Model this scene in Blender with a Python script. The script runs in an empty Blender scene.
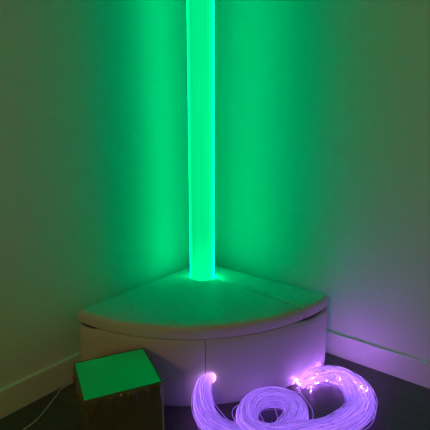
import bpy, bmesh, math, random
from mathutils import Vector, Matrix, noise

random.seed(7)
scene = bpy.context.scene
COL = scene.collection
PI = math.pi
FILL_POWER = 8.2

# ------------------------------------------------------------------ helpers
def obj(name, bm, mat=None, parent=None, smooth=True, kind=None):
    me = bpy.data.meshes.new(name)
    bm.normal_update()
    bm.to_mesh(me)
    bm.free()
    if smooth:
        for p in me.polygons:
            p.use_smooth = True
    if mat:
        me.materials.append(mat)
    o = bpy.data.objects.new(name, me)
    COL.objects.link(o)
    if parent:
        o.parent = parent
    if kind:
        o['kind'] = kind
    return o


def thing(name, label, cat, loc, rotz=0.0, group=None):
    o = bpy.data.objects.new(name, None)
    COL.objects.link(o)
    o.empty_display_size = 0.1
    o.location = loc
    o.rotation_euler = (0, 0, rotz)
    o['label'] = label
    o['category'] = cat
    if group:
        o['group'] = group
    return o


def add_box(bm, lo, hi):
    x0, y0, z0 = lo
    x1, y1, z1 = hi
    v = [bm.verts.new(p) for p in ((x0, y0, z0), (x1, y0, z0), (x1, y1, z0), (x0, y1, z0),
                                   (x0, y0, z1), (x1, y0, z1), (x1, y1, z1), (x0, y1, z1))]
    for f in ((3, 2, 1, 0), (4, 5, 6, 7), (0, 1, 5, 4), (1, 2, 6, 5), (2, 3, 7, 6), (3, 0, 4, 7)):
        bm.faces.new([v[i] for i in f])


def catmull(pts, n):
    """n+1 samples of a Catmull-Rom spline through pts, even in arc length"""
    P = [Vector(p) for p in pts]
    P = [P[0] * 2 - P[1]] + P + [P[-1] * 2 - P[-2]]
    dense = []
    for i in range(1, len(P) - 2):
        a, b, c, d = P[i - 1], P[i], P[i + 1], P[i + 2]
        for k in range(24):
            t = k / 24
            dense.append(0.5 * ((2 * b) + (c - a) * t + (2 * a - 5 * b + 4 * c - d) * t * t
                                + (3 * b - a - 3 * c + d) * t ** 3))
    dense.append(P[-2])
    L = [0.0]
    for i in range(1, len(dense)):
        L.append(L[-1] + (dense[i] - dense[i - 1]).length)
    out, j = [], 0
    for k in range(n + 1):
        s = L[-1] * k / n
        while j < len(L) - 2 and L[j + 1] < s:
            j += 1
        t = (s - L[j]) / max(1e-9, L[j + 1] - L[j])
        out.append(dense[j].lerp(dense[j + 1], min(1, t)))
    return out


def add_tube(bm, pts, r, sides=6, cap=True):
    rings = []
    n = len(pts)
    for i, p in enumerate(pts):
        t = (pts[min(i + 1, n - 1)] - pts[max(i - 1, 0)])
        t = t.normalized() if t.length > 1e-9 else Vector((1, 0, 0))
        up = Vector((0, 0, 1)) if abs(t.z) < 0.95 else Vector((1, 0, 0))
        a = t.cross(up).normalized()
        b = a.cross(t)
        rings.append([bm.verts.new(p + (a * math.cos(2 * PI * k / sides) + b * math.sin(2 * PI * k / sides)) * r)
                      for k in range(sides)])
    for i in range(n - 1):
        for k in range(sides):
            bm.faces.new((rings[i][k], rings[i][(k + 1) % sides], rings[i + 1][(k + 1) % sides], rings[i + 1][k]))
    if cap:
        bm.faces.new(rings[0][::-1])
        bm.faces.new(rings[-1])
    return rings


def add_lathe(bm, prof, seg=64, close_ends=True):
    rings = [[bm.verts.new((r * math.cos(2 * PI * k / seg), r * math.sin(2 * PI * k / seg), z)) for k in range(seg)]
             for r, z in prof]
    for i in range(len(rings) - 1):
        for k in range(seg):
            bm.faces.new((rings[i][k], rings[i][(k + 1) % seg], rings[i + 1][(k + 1) % seg], rings[i + 1][k]))
    if close_ends:
        bm.faces.new(rings[0][::-1])
        bm.faces.new(rings[-1])


# ------------------------------------------------------------------ materials
def new_mat(name):
    m = bpy.data.materials.new(name)
    m.use_nodes = True
    nt = m.node_tree
    for n in list(nt.nodes):
        nt.nodes.remove(n)
    out = nt.nodes.new('ShaderNodeOutputMaterial')
    return m, nt, out


def surface(name, col, rough=0.6, spec=0.5, bump=0.0, scale=40.0, var=0.0, var_scale=3.0, detail=4.0, stretch=(1, 1, 1)):
    m, nt, out = new_mat(name)
    p = nt.nodes.new('ShaderNodeBsdfPrincipled')
    nt.links.new(p.outputs[0], out.inputs['Surface'])
    p.inputs['Base Color'].default_value = (*col, 1)
    p.inputs['Roughness'].default_value = rough
    p.inputs['Specular IOR Level'].default_value = spec
    tc = nt.nodes.new('ShaderNodeTexCoord')
    mp = nt.nodes.new('ShaderNodeMapping')
    mp.inputs['Scale'].default_value = stretch
    nt.links.new(tc.outputs['Object'], mp.inputs['Vector'])
    if var > 0:
        n2 = nt.nodes.new('ShaderNodeTexNoise')
        n2.inputs['Scale'].default_value = var_scale
        n2.inputs['Detail'].default_value = 5
        nt.links.new(mp.outputs[0], n2.inputs['Vector'])
        r = nt.nodes.new('ShaderNodeValToRGB')
        r.color_ramp.elements[0].position = 0.3
        r.color_ramp.elements[1].position = 0.7
        r.color_ramp.elements[0].color = (*[c * (1 - var) for c in col], 1)
        r.color_ramp.elements[1].color = (*[min(1, c * (1 + var)) for c in col], 1)
        nt.links.new(n2.outputs['Fac'], r.inputs[0])
        nt.links.new(r.outputs[0], p.inputs['Base Color'])
    if bump > 0:
        n1 = nt.nodes.new('ShaderNodeTexNoise')
        n1.inputs['Scale'].default_value = scale
        n1.inputs['Detail'].default_value = detail
        nt.links.new(mp.outputs[0], n1.inputs['Vector'])
        b = nt.nodes.new('ShaderNodeBump')
        b.inputs['Strength'].default_value = bump
        b.inputs['Distance'].default_value = 0.01
        nt.links.new(n1.outputs['Fac'], b.inputs['Height'])
        nt.links.new(b.outputs[0], p.inputs['Normal'])
    return m


M_wall = surface('wall_paint', (.86, .85, .83), .75, .2, .03, 160)
M_skirt = surface('skirting_gloss_paint', (.86, .85, .83), .4, .4)
M_vinyl = surface('pale_vinyl', (.70, .685, .68),   .46, .45, .05, 9, .03, 4)
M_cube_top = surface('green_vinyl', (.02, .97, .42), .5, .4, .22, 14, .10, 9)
M_cube_side = surface('dark_vinyl', (.21, .185, .11), .26, .8, .10, 13, .15, 6)
M_cube_side.node_tree.nodes['Principled BSDF'].inputs['Metallic'].default_value = .45
M_cube_edge = surface('pale_piping', (.42, .38, .42), .4, .5)
M_cable = surface('white_cable', (.72, .72, .68), .4, .5)
M_cap = surface('dark_plastic', (.03, .03, .03), .4, .5)


def floor_material():
    m, nt, out = new_mat('dark_plank_floor')
    p = nt.nodes.new('ShaderNodeBsdfPrincipled')
    nt.links.new(p.outputs[0], out.inputs['Surface'])
    tc = nt.nodes.new('ShaderNodeTexCoord')
    mp = nt.nodes.new('ShaderNodeMapping')
    mp.inputs['Rotation'].default_value = (0, 0, 0)
    nt.links.new(tc.outputs['Object'], mp.inputs['Vector'])
    br = nt.nodes.new('ShaderNodeTexBrick')
    br.inputs['Color1'].default_value = (.120, .110, .104, 1)
    br.inputs['Color2'].default_value = (.095, .087, .083, 1)
    br.inputs['Mortar'].default_value = (.066, .06, .058, 1)
    br.inputs['Scale'].default_value = 1.0
    br.inputs['Mortar Size'].default_value = .0015
    br.inputs['Brick Width'].default_value = 1.2
    br.inputs['Row Height'].default_value = .16
    nt.links.new(mp.outputs[0], br.inputs['Vector'])
    ms = nt.nodes.new('ShaderNodeMapping')
    ms.inputs['Scale'].default_value = (4, 45, 1)
    nt.links.new(tc.outputs['Object'], ms.inputs['Vector'])
    n = nt.nodes.new('ShaderNodeTexNoise')
    n.inputs['Scale'].default_value = 1.6
    n.inputs['Detail'].default_value = 6
    nt.links.new(ms.outputs[0], n.inputs['Vector'])
    mix = nt.nodes.new('ShaderNodeMixRGB')
    mix.blend_type = 'OVERLAY'
    mix.inputs[0].default_value = .35
    nt.links.new(br.outputs['Color'], mix.inputs[1])
    nt.links.new(n.outputs['Fac'], mix.inputs[2])
    nt.links.new(mix.outputs[0], p.inputs['Base Color'])
    p.inputs['Roughness'].default_value = .5
    p.inputs['Specular IOR Level'].default_value = .35
    b = nt.nodes.new('ShaderNodeBump')
    b.inputs['Strength'].default_value = .1
    b.inputs['Distance'].default_value = .004
    nt.links.new(n.outputs['Fac'], b.inputs['Height'])
    nt.links.new(b.outputs[0], p.inputs['Normal'])
    return m


M_floor = floor_material()


def tube_light_material(strength, rear):
    """Water column lit by saturated green LEDs.  Green of about 520 nm lies outside the sRGB
    gamut, so its linear sRGB red is below zero; extra glow is added on the wall-facing sides to light the walls."""
    m, nt, out = new_mat('green_lit_water')
    e = nt.nodes.new('ShaderNodeEmission')
    c = nt.nodes.new('ShaderNodeCombineXYZ')
    for i, v in enumerate(TUBE_RGB):
        c.inputs[i].default_value = v
    nt.links.new(c.outputs[0], e.inputs['Color'])
    tc = nt.nodes.new('ShaderNodeTexCoord')
    mp = nt.nodes.new('ShaderNodeMapping')
    mp.inputs['Scale'].default_value = (38, 38, .55)
    nt.links.new(tc.outputs['Object'], mp.inputs['Vector'])
    n = nt.nodes.new('ShaderNodeTexNoise')
    n.inputs['Scale'].default_value = 1.0
    n.inputs['Detail'].default_value = 2
    nt.links.new(mp.outputs[0], n.inputs['Vector'])
    d = nt.nodes.new('ShaderNodeVectorMath')
    d.operation = 'DOT_PRODUCT'
    d.inputs[1].default_value = (.80 / .066 * .12, .60 / .066 * .12, 0)
    nt.links.new(tc.outputs['Object'], d.inputs[0])
    mr = nt.nodes.new('ShaderNodeMapRange')
    mr.inputs['From Min'].default_value = .3
    mr.inputs['From Max'].default_value = .7
    mr.inputs['To Min'].default_value = .93
    mr.inputs['To Max'].default_value = 1.07
    nt.links.new(n.outputs['Fac'], mr.inputs['Value'])
    a = nt.nodes.new('ShaderNodeMath')
    a.operation = 'ADD'
    nt.links.new(mr.outputs[0], a.inputs[0])
    nt.links.new(d.outputs['Value'], a.inputs[1])
    s = nt.nodes.new('ShaderNodeMath')
    s.operation = 'MULTIPLY'
    nt.links.new(a.outputs[0], s.inputs[0])
    # added glow: wall-facing sides emit more than the front, to brighten the walls
    r = nt.nodes.new('ShaderNodeVectorMath')
    r.operation = 'DOT_PRODUCT'
    r.inputs[1].default_value = (-.588 / .0665, .809 / .0665, 0)
    nt.links.new(tc.outputs['Object'], r.inputs[0])
    f = nt.nodes.new('ShaderNodeMapRange')
    f.interpolation_type = 'SMOOTHSTEP'
    f.inputs['From Min'].default_value = -.78
    f.inputs['From Max'].default_value = -.05
    f.inputs['To Min'].default_value = strength
    f.inputs['To Max'].default_value = rear
    nt.links.new(r.outputs['Value'], f.inputs['Value'])
    f2 = nt.nodes.new('ShaderNodeMapRange')
    f2.interpolation_type = 'SMOOTHSTEP'
    f2.inputs['From Min'].default_value = .1
    f2.inputs['From Max'].default_value = .8
    f2.inputs['To Max'].default_value = rear * .66
    nt.links.new(r.outputs['Value'], f2.inputs['Value'])
    f3 = nt.nodes.new('ShaderNodeMath')
    f3.operation = 'SUBTRACT'
    nt.links.new(f.outputs[0], f3.inputs[0])
    nt.links.new(f2.outputs[0], f3.inputs[1])
    # the base lamp under the water: brightest near the foot of the tube
    sp = nt.nodes.new('ShaderNodeSeparateXYZ')
    nt.links.new(tc.outputs['Object'], sp.inputs[0])
    f4 = nt.nodes.new('ShaderNodeMapRange')
    f4.interpolation_type = 'SMOOTHERSTEP'
    f4.inputs['From Min'].default_value = 0
    f4.inputs['From Max'].default_value = .30
    f4.inputs['To Min'].default_value = 1.4
    f4.inputs['To Max'].default_value = 1.0
    nt.links.new(sp.outputs['Z'], f4.inputs['Value'])
    f5 = nt.nodes.new('ShaderNodeMath')
    f5.operation = 'MULTIPLY'
    nt.links.new(f3.outputs[0], f5.inputs[0])
    nt.links.new(f4.outputs[0], f5.inputs[1])
    nt.links.new(f5.outputs[0], s.inputs[1])
    nt.links.new(s.outputs[0], e.inputs['Strength'])
    nt.links.new(e.outputs[0], out.inputs['Surface'])
    return m


def clear_shell_material():
    m, nt, out = new_mat('clear_acrylic')
    t = nt.nodes.new('ShaderNodeBsdfTransparent')
    t.inputs['Color'].default_value = (.97, .98, .97, 1)
    g = nt.nodes.new('ShaderNodeBsdfGlossy')
    g.inputs['Roughness'].default_value = .08
    f = nt.nodes.new('ShaderNodeFresnel')
    f.inputs['IOR'].default_value = 1.35
    mx = nt.nodes.new('ShaderNodeMixShader')
    nt.links.new(f.outputs[0], mx.inputs[0])
    nt.links.new(t.outputs[0], mx.inputs[1])
    nt.links.new(g.outputs[0], mx.inputs[2])
    nt.links.new(mx.outputs[0], out.inputs['Surface'])
    return m


def fibre_material(name, base, hot, strength):
    """side-glow fibres: the attribute 'glow' is how much light the fibre leaks at that point of its
    length (most beside the lamp, and at the cut tip)"""
    m, nt, out = new_mat(name)
    e = nt.nodes.new('ShaderNodeEmission')
    at = nt.nodes.new('ShaderNodeAttribute')
    at.attribute_name = 'glow'
    r = nt.nodes.new('ShaderNodeMapRange')
    r.inputs['From Min'].default_value = 1.0
    r.inputs['From Max'].default_value = 4.0
    nt.links.new(at.outputs['Fac'], r.inputs['Value'])
    mix = nt.nodes.new('ShaderNodeMixRGB')
    mix.inputs[1].default_value = (*base, 1)
    mix.inputs[2].default_value = (*hot, 1)
    nt.links.new(r.outputs[0], mix.inputs[0])
    nt.links.new(mix.outputs[0], e.inputs['Color'])
    s = nt.nodes.new('ShaderNodeMath')
    s.operation = 'MULTIPLY'
    s.inputs[1].default_value = strength
    nt.links.new(at.outputs['Fac'], s.inputs[0])
    nt.links.new(s.outputs[0], e.inputs['Strength'])
    d = nt.nodes.new('ShaderNodeBsdfPrincipled')
    d.inputs['Base Color'].default_value = (.5, .5, .55, 1)
    d.inputs['Roughness'].default_value = .25
    ad = nt.nodes.new('ShaderNodeAddShader')
    nt.links.new(e.outputs[0], ad.inputs[0])
    nt.links.new(d.outputs[0], ad.inputs[1])
    nt.links.new(ad.outputs[0], out.inputs['Surface'])
    return m


TUBE_RGB = (-.53, 1.0, .285)
M_water = tube_light_material(.88, 4.1)
M_shell = clear_shell_material()
M_fibre = fibre_material('violet_fibre', (.31, .11, 1.0), (1.0, .42, .95), .70)


def plain_emit(name, col, s):
    m, nt, out = new_mat(name)
    e = nt.nodes.new('ShaderNodeEmission')
    e.inputs['Color'].default_value = (*col, 1)
    e.inputs['Strength'].default_value = s
    nt.links.new(e.outputs[0], out.inputs['Surface'])
    return m


M_tip = plain_emit('lit_fibre_tip', (.46, .14, 1.0), 950)

# ------------------------------------------------------------------ the room
T = .016       # the skirting boards stand this far out from the walls
X1, Y1, HW = 3.6, -3.8, 2.6
SKH = .1232


def structure(name, lo, hi, mat):
    bm = bmesh.new()
    add_box(bm, lo, hi)
    o = obj(name, bm, mat, smooth=False)
    o['kind'] = 'structure'
    return o


structure('floor', (-T - .1, Y1, -.1), (X1, T + .1, 0), M_floor)
structure('wall_left', (-T - .1, Y1, 0), (-T, T, HW), M_wall)
structure('wall_right', (-T - .1, T, 0), (X1, T + .1, HW), M_wall)
structure('wall_back', (-T - .1, Y1 - .1, 0), (X1, Y1, HW), M_wall)
structure('wall_front', (X1, Y1 - .1, 0), (X1 + .1, T + .1, HW), M_wall)
structure('ceiling', (-T - .1, Y1 - .1, HW), (X1 + .1, T + .1, HW + .1), M_wall)


def skirting(name, axis):
    bm = bmesh.new()
    prof = [(0, 0), (T, 0), (T, SKH - .004), (T - .003, SKH), (0, SKH)]   # out from the wall, height
    L = []
    for s in (0, 1):
        ring = []
        for d, z in prof:
            if axis == 'y':
                p = (-T + d, (0 if s == 0 else Y1), z)
            else:
                p = ((-T if s == 0 else X1), T - d, z)
            ring.append(bm.verts.new(p))
        L.append(ring)
    n = len(prof)
    for i in range(n):
        bm.faces.new((L[0][i], L[0][(i + 1) % n], L[1][(i + 1) % n], L[1][i]))
    bm.faces.new(L[0])
    bm.faces.new(L[1][::-1])
    bmesh.ops.recalc_face_normals(bm, faces=bm.faces)
    o = obj(name, bm, M_skirt, smooth=False)
    o['kind'] = 'structure'


skirting('baseboard_left', 'y')
skirting('baseboard_right', 'x')

# ------------------------------------------------------------------ quarter-round padded podium
PX, PY, RX, RY = .05, -.105, .82, .875
H, HP = .3754, .3161
podium = thing('corner_podium', 'pale padded quarter-round podium in the corner, two padded cushions on top',
               'podium', (PX, PY, 0))
TH_S = .752     # where the two front panels meet


def arc_pt(th, k=1.0):
    return (k * RX * math.sin(th), -k * RY * math.cos(th))


def base_panel(t0, t1):
    bm = bmesh.new()
    n = 40
    cols = []
    for i in range(n + 1):
        th = t0 + (t1 - t0) * i / n
        edge = min(i, n - i) * (t1 - t0) / n
        k = 1.0 - .006 * max(0, 1 - edge / .012) ** 2      # panel edges roll in at the seam
        dl = max(0, min(1, (.17 - th) / .08)) * .013        # cover sags below the cushion at both ends
        dr = .020 * math.sin(PI * max(0, min(1, (th - 1.26) / .36)))
        zt = HP - .002 - max(dl, dr)
        zi = HP - .004 if th < 1e-6 or th > PI / 2 - 1e-6 else .10     # closed at the back, hollow inside
        prof = [(k - .003, 0), (k, .006)]
        for z in (.05, .1, .16, .22, .27):
            prof.append((k + .004 * math.sin(PI * z / HP), z))
        prof += [(k, zt - .006), (k - .002, zt - .002), (k - .006, zt), (k - .016, zt), (k - .018, zt - .004),
                 (k - .022, zi), (.02, zi)]
        col = []
        for kk, z in prof:
            x, y = arc_pt(th, kk)
            col.append(bm.verts.new((x, y, z)))
        x, y = arc_pt(th, .02)
        col.append(bm.verts.new((x, y, 0)))
        cols.append(col)
    m = len(cols[0])
    for i in range(n):
        for j in range(m):
            bm.faces.new((cols[i][j], cols[i + 1][j], cols[i + 1][(j + 1) % m], cols[i][(j + 1) % m]))
    bm.faces.new(cols[0])
    bm.faces.new(cols[-1][::-1])
    bmesh.ops.recalc_face_normals(bm, faces=bm.faces)
    o = obj('base_panel', bm, M_vinyl, podium)
    o.data.set_sharp_from_angle(angle=math.radians(50))
    return o


base_panel(0.0, TH_S - .0015)
base_panel(TH_S + .0015, PI / 2)


def cushion(name, poly, z0, z1, r, parent, mat, dome=.004):
    """padded slab with a rolled edge; poly runs anticlockwise"""
    bm = bmesh.new()
    n = len(poly)
    P = [Vector((x, y)) for x, y in poly]
    nor = []
    for i in range(n):
        a = (P[i] - P[i - 1]).normalized()
        b = (P[(i + 1) % n] - P[i]).normalized()
        na, nb = Vector((-a.y, a.x)), Vector((-b.y, b.x))
        s = na + nb
        s = s / max(.35, s.length_squared / 2)      # mitre
        nor.append(s)
    prof = []
    K = 6
    rb = .007
    for k in range(K + 1):
        a = PI / 2 * k / K
        prof.append((rb * (1 - math.sin(a)), z0 + rb * (1 - math.cos(a))))
    for k in range(K + 1):
        a = PI / 2 * k / K
        prof.append((r * (1 - math.cos(a)), z1 - r + r * math.sin(a)))
    rings = []
    for off, z in prof:
        rings.append([bm.verts.new((P[i].x + nor[i].x * off, P[i].y + nor[i].y * off, z)) for i in range(n)])
    # softly domed top, rings shrinking to the middle of the pad
    c = sum((v.co for v in rings[-1]), Vector()) / n
    base = [v.co.copy() for v in rings[-1]]
    for k in (.985, .96, .92, .85, .75, .6, .4, .2):
        z = z1 + dome * (1 - k ** 6)
        rings.append([bm.verts.new((c.x + (p.x - c.x) * k, c.y + (p.y - c.y) * k, z)) for p in base])
    for a, b in zip(rings[:-1], rings[1:]):
        for i in range(n):
            bm.faces.new((a[i], a[(i + 1) % n], b[(i + 1) % n], b[i]))
    bot = bm.faces.new(rings[0][::-1])
    top = bm.faces.new(rings[-1])
    bmesh.ops.recalc_face_normals(bm, faces=bm.faces)
    o = obj(name, bm, mat, parent)
    o.data.set_sharp_from_angle(angle=math.radians(40))
    return o


# seam between the quarter cushion and the strip along the right wall (podium coordinates)
SA, SB = Vector((0.0, -.135)), Vector((.82, -.212))
for i in range(2000):
    th = i / 2000 * PI / 2
    x, y = arc_pt(th)
    t = (x - SA.x) / (SB.x - SA.x)
    if y >= SA.y + (SB.y - SA.y) * t:
        th_e = th
        break
g = .0022
NA = 56
RC = .011      # rounded outer corners beside the seam
dth = RC / .82
u = (SB - SA).normalized()


def seam_pt(x, off):
    return (x, SA.y + (SB.y - SA.y) * (x - SA.x) / (SB.x - SA.x) + off)


ex, ey = arc_pt(th_e)
main = [(0, SA.y - g), (0, -RY * .5)] + [arc_pt(th_e * i / NA) for i in range(NA - 1)]
main += [arc_pt(th_e - dth * 2.2), arc_pt(th_e - dth * 1.5), arc_pt(th_e - dth * .7, .9985), seam_pt(ex - .35 * RC, -g), seam_pt(ex - RC, -g)]
main += [seam_pt(ex * f, -g) for f in (.93, .8, .6, .4, .2)]
side = [(0, 0), (0, SA.y + g)] + [seam_pt(ex * f, g) for f in (.2, .4, .6, .8, .93)]
side += [seam_pt(ex - RC, g), seam_pt(ex - .35 * RC, g), arc_pt(th_e + dth * .9, .9985), arc_pt(th_e + dth * 1.6)]
side += [arc_pt(th_e + dth * 2.4 + (PI / 2 - th_e - dth * 2.4) * i / 7) for i in range(8)]
side += [(RX * f, 0) for f in (.8, .6, .4, .2)]
cushion('padded_top', main, HP, H, .024, podium, M_vinyl)
cushion('padded_strip', side, HP, H, .020, podium, M_vinyl)

# ------------------------------------------------------------------ bubble tube
TX, TY, TR = .2251, -.3097, .0695
tube = thing('bubble_tube', 'tall glowing green light tube standing on the corner podium', 'light tube', (TX, TY, H))
bm = bmesh.new()
add_lathe(bm, [(TR, 0.001), (TR, 1.80)], 72, False)
obj('acrylic_tube', bm, M_shell, tube)
bm = bmesh.new()
add_lathe(bm, [(TR - .003, .001), (TR - .003, 1.78)], 72)
o = obj('water_column', bm, M_water, tube)
o.data.set_sharp_from_angle(angle=math.radians(40))
bm = bmesh.new()
add_lathe(bm, [(TR + .004, 1.785), (TR + .006, 1.79), (TR + .006, 1.83), (TR + .002, 1.836)], 72)
o = obj('top_cap', bm, M_cap, tube)
o.data.set_sharp_from_angle(angle=math.radians(40))

# ------------------------------------------------------------------ padded cube
CS, CH = .272, .28
cube = thing('padded_cube', 'small padded cube with green top and dark sides in front of the podium', 'cube',
             (.465, -1.096, 0), math.radians(63))


def cube_shell(top):
    """the sides (with bottom) or the top panel of a softly stuffed cube"""
    bm = bmesh.new()
    h = CS / 2
    N = 44

    def shape(x, y, z):
        u, v, w = x / h, y / h, z / CH * 2 - 1
        p = Vector((x, y, z))
        puff = .006
        if abs(u) > .999:
            p.x += math.copysign(puff * (1 - v * v) * (1 - w * w), u)
        if abs(v) > .999:
            p.y += math.copysign(puff * (1 - u * u) * (1 - w * w), v)
        if w > .999:
            p.z += puff * 1.2 * (1 - u * u) * (1 - v * v)
        # creases that hang from the top seam
        if not top and w > -.98:
            side = u if abs(v) > .999 else v
            fall = max(0, (w + .35) / 1.35) ** 2 * (1 - max(0, (w - .93) / .07))
            q = side * 4.6 + (1 - w) * 2.2 * (.4 - side * .8)      # folds fan out from the corners
            key = 3.1 if abs(v) > .999 else 9.4
            ridge = (1 - 2.6 * abs(noise.noise(Vector((q, w * .8, key))))) * .6
            ridge += .6 * noise.noise(Vector((q * 2.1, w * 1.3, key + 5)))
            amt = .018 * fall * ridge * (1 - abs(side) ** 6)
            if abs(v) > .999:
                p.y += math.copysign(amt, v)
            else:
                p.x += math.copysign(amt, u)
        # rounded corners
        e = sorted((abs(u), abs(v), abs(w)), reverse=True)
        k = max(0, (e[1] - .9) / .1) ** 2 * .010
        c = Vector((0, 0, CH / 2))
        q = c + (p - c) * (1 - k)
        return Vector((q.x * 1.035, q.y * .97, q.z))

    def grid(f):
        vs = [[bm.verts.new(shape(*f(-1 + 2 * i / N, -1 + 2 * j / N))) for j in range(N + 1)] for i in range(N + 1)]
        for i in range(N):
            for j in range(N):
                bm.faces.new((vs[i][j], vs[i + 1][j], vs[i + 1][j + 1], vs[i][j + 1]))
    if top:
        grid(lambda a, b: (a * h, b * h, CH))
    else:
        for s in (-1, 1):
            grid(lambda a, b: (s * h, a * h, (b + 1) / 2 * CH))
            grid(lambda a, b: (a * h, s * h, (b + 1) / 2 * CH))
        grid(lambda a, b: (a * h, b * h, 0))
        bmesh.ops.remove_doubles(bm, verts=bm.verts, dist=.0005)
    bmesh.ops.recalc_face_normals(bm, faces=bm.faces)
    if top:
        if sum(f.normal.z for f in bm.faces) < 0:
            bmesh.ops.reverse_faces(bm, faces=bm.faces)
    return bm, shape


bm, _ = cube_shell(False)
o = obj('side_cover', bm, M_cube_side, cube)
o['label'] = 'dark creased shiny side cover'
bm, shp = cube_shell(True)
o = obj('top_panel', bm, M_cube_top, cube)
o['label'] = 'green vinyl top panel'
h = CS / 2
bm = bmesh.new()
loop = []
for (ax, ay), (bx, by) in (((-1, -1), (1, -1)), ((1, -1), (1, 1)), ((1, 1), (-1, 1)), ((-1, 1), (-1, -1))):
    for i in range(16):
        t = i / 16
        loop.append(shp((ax + (bx - ax) * t) * h, (ay + (by - ay) * t) * h, CH))
loop.append(loop[0].copy())
add_tube(bm, loop, .0028, 6)
o = obj('piping', bm, M_cube_side, cube)
# upright corner seam on the edge beside the fibres (local +x, -y corner faces right in the photo)
bm = bmesh.new()
add_tube(bm, [shp(h, -h, CH * i / 16) * 1.0 for i in range(17)], .0034, 6)
o = obj('corner_piping', bm, M_cube_edge, cube)
o['label'] = 'pale upright corner piping'

# ------------------------------------------------------------------ white cable on the floor
cable_pts = catmull([(.040, -.86, .003), (.022, -.93, .003), (.012, -.985, .003), (.016, -1.066, .003), (.042, -1.11, .003),
                     (.065, -1.148, .003), (.10, -1.205, .003), (.129, -1.264, .003), (.141, -1.325, .003),
                     (.16, -1.42, .003), (.22, -1.55, .003)], 90)
bm = bmesh.new()
org = Vector((.05, -1.2, 0))
add_tube(bm, [p - org for p in cable_pts], .0029, 8)
cb = obj('cable', bm, M_cable)
cb.location = org
cb['label'] = 'thin white cable lying on the floor beside the left skirting board'
cb['category'] = 'cable'

# ------------------------------------------------------------------ fibre-optic spray
F0 = Vector((.606, -.722, 0))
spray = thing('fibre_optic_spray', 'coiled bundle of glowing violet light fibres lying on the floor before the podium',
              'fibre optic light', F0)
center = [(.626, -.716, .141), (.624, -.762, .134), (.650, -.813, .105), (.704, -.852, .060), (.797, -.872, .045), (.931, -.841, .045),
          (.991, -.732, .045), (.975, -.602, .045), (.905, -.546, .045), (.835, -.572, .048), (.798, -.648, .05),
          (.822, -.736, .052), (.891, -.805, .062), (.994, -.797, .075), (1.069, -.671, .055), (1.140, -.544, .042),
          (1.160, -.403, .045), (1.098, -.290, .045), (1.028, -.236, .045), (.955, -.236, .040), (.903, -.278, .032),
          (.872, -.340, .020), (.862, -.385, .014)]
NS = 170
CL = catmull(center, NS)
# half width and half height of the bundle along its length
WID = [(0, .022), (.03, .034), (.08, .044), (.18, .056), (.35, .045), (.55, .043), (.70, .052), (.82, .060), (.92, .050), (1, .045)]
HEI = [(0, .022), (.03, .028), (.08, .036), (.18, .034), (.35, .036), (.60, .038), (.80, .036), (.92, .030), (1, .014)]


def table(T_, s):
    for (a, va), (b, vb) in zip(T_[:-1], T_[1:]):
        if s <= b:
            return va + (vb - va) * (s - a) / (b - a)
    return T_[-1][1]


frames = []
for i in range(NS + 1):
    t = (CL[min(i + 1, NS)] - CL[max(i - 1, 0)]).normalized()
    a = Vector((t.y, -t.x, 0))
    a = a.normalized() if a.length > .05 else Vector((1, 0, 0))
    frames.append((CL[i], a, a.cross(t)))


def inside_podium(p):
    x, y = p.x - PX, p.y - PY
    return (x / (RX * 1.012)) ** 2 + (y / (RY * 1.012)) ** 2


def strand_path(seed, a0, b0, twist, s_end, wob, fan=0):
    pts = []
    m = int(NS * s_end)
    for i in range(m + 1):
        s = i / NS
        c, a, b = frames[i]
        ang = twist * s
        u = a0 * math.cos(ang) - b0 * math.sin(ang)
        v = a0 * math.sin(ang) + b0 * math.cos(ang)
        k = min(1, s / .06)
        u += k * wob * noise.noise(Vector((s * 9, seed * 3.17, 0)))
        v += k * wob * noise.noise(Vector((s * 9, seed * 3.17, 40)))
        if s > .80:          # the free ends fan out
            u += (s - .80) * 3.5 * noise.noise(Vector((seed * 5.3, s * 2, 80)))
        if fan:              # ends spread behind the bundle, added to light the skirting
            u += fan * max(0, min(1, (s - .76) / .12))
            v -= 1.2 * max(0, min(1, (s - .76) / .12))
        p = c + a * (u * table(WID, s)) + b * (v * table(HEI, s))
        p.z = max(p.z, .0022 + .004 * abs(noise.noise(Vector((seed, s * 12, 9)))))
        q = inside_podium(p)
        if q < 1 and p.z < H:      # lean on the podium front, never through it
            f = 1 / math.sqrt(q)
            p.x = PX + (p.x - PX) * f
            p.y = PY + (p.y - PY) * f
        pts.append(p - F0)
    return pts


def glow_profile(s, s_end, gain):
    g_ = gain * (1 - .12 * s)
    g_ += 2.3 * math.exp(-s / .016) + .2 * math.exp(-s / .06)
    g_ += 1.6 * math.exp(-(s_end - s) / .035) if s_end - s < .3 else 0
    return g_


def fibres(name, specs, radius, sides, kind=None, label=None):
    """specs: list of (points, gains along them)"""
    bm = bmesh.new()
    lay = bm.verts.layers.float.new('glow')
    for pts, gl in specs:
        rings = add_tube(bm, pts, radius, sides)
        for ring, g_ in zip(rings, gl):
            for v in ring:
                v[lay] = g_
    o = obj(name, bm, M_fibre, spray, kind=kind)
    if label:
        o['label'] = label
    return o


specs, ends = [], []
N_STR = 380
for k in range(N_STR):
    r = math.sqrt((k + .5) / N_STR)
    ph = k * 2.39996
    s_end = 1.0 - .17 * random.random() ** 1.6
    fan = 0
    if k % 3 == 0:
        s_end = random.uniform(.83, .94)
        fan = random.uniform(.2, 1.2)
    pts = strand_path(k, r * math.cos(ph), r * math.sin(ph), random.uniform(1.5, 3.2), s_end, .33, fan)
    gain = random.choice((.3, .45, .6, .8, .9, 1.0, 1.2, 1.7))
    n = len(pts) - 1
    gl = [glow_profile(i / NS, n / NS, gain) for i in range(n + 1)]
    specs.append((pts, gl))
    ends.append(pts[-1])
fibres('strands', specs, .0011, 4, kind='stuff')

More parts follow.
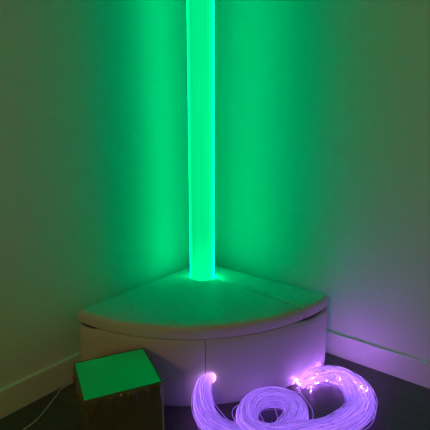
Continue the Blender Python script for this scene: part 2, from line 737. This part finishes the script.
loose = [
    [(.640, -.772, .100), (.656, -.766, .07), (.690, -.756, .03), (.756, -.766, .01), (.821, -.752, .012)],
    [(.790, -.640, .035), (.735, -.652, .014), (.722, -.697, .005), (.765, -.742, .004), (.821, -.745, .01)],
    [(.820, -.520, .05), (.850, -.455, .025), (.893, -.418, .006), (.974, -.470, .004), (1.013, -.529, .004), (1.011, -.579, .012)],
    [(1.060, -.300, .05), (1.080, -.341, .04), (1.094, -.383, .02), (1.084, -.441, .008), (1.058, -.510, .006), (1.03, -.60, .012)],
    [(.922, -.366, .004), (.924, -.341, .014), (.971, -.306, .026), (1.028, -.312, .036), (1.09, -.36, .04)],
    [(.886, -.112, .004), (.948, -.166, .026), (1.051, -.240, .058), (1.12, -.32, .05)],
    [(1.15, -.30, .05), (1.192, -.335, .04), (1.218, -.385, .02), (1.212, -.456, .008), (1.17, -.54, .02)],
    [(.800, -.700, .085), (.841, -.691, .07), (.862, -.688, .03), (.894, -.689, .008), (.93, -.66, .03)],
    [(.83, -.60, .09), (.87, -.615, .06), (.905, -.635, .02), (.925, -.675, .02), (.93, -.72, .06)],
]
for L in loose:
    P = [p - F0 for p in catmull(L, 40)]
    fibres('loose_strand', [(P, [.8] * len(P))], .0014, 5)

# lit cut ends as points; those on fanned strands are added to light the wall
lit_ends = list(range(0, N_STR, 6))[:62] + list(range(1, N_STR, 11))[:34]
for e in [ends[i] for i in lit_ends] + [Vector((.922, -.366, .005)) - F0]:
    bm = bmesh.new()
    bmesh.ops.create_icosphere(bm, subdivisions=1, radius=random.uniform(.0010, .0016))
    o = obj('fibre_tip', bm, M_tip, spray)
    o.location = e

# ------------------------------------------------------------------ light of the dim room, camera
w = bpy.data.worlds.new('dark')
scene.world = w
w.use_nodes = True
w.node_tree.nodes['Background'].inputs[0].default_value = (0, 0, 0, 1)
ld = bpy.data.lights.new('warm_fill', 'AREA')     # added fill behind the camera, stands in for the warm ambient light
ld.shape = 'DISK'
ld.size = .5
ld.color = (1.0, .57, .15)
ld.energy = FILL_POWER
lamp = bpy.data.objects.new('warm_fill', ld)
COL.objects.link(lamp)
lamp.location = (1.7, Y1 + .05, 1.5)
lamp.rotation_euler = (PI / 2, 0, 0)
lamp.rotation_euler = (Vector((.35, -.2, .9)) - lamp.location).to_track_quat('-Z', 'Y').to_euler()

S = .82
cam_d = bpy.data.cameras.new('camera')
cam = bpy.data.objects.new('camera', cam_d)
COL.objects.link(cam)
cam_d.sensor_width = 36
cam_d.lens = 440 / 430 * 36
cam.location = (2.0725 * S, -2.4803 * S, 1.4983 * S)
yaw, pit = .677, .2199
cam.rotation_euler = (PI / 2 - pit, 0, yaw)
scene.camera = cam

vs = scene.view_settings
vs.view_transform = 'Standard'
vs.look = 'None'
vs.exposure = 0
vs.gamma = 1
vs.use_curve_mapping = False
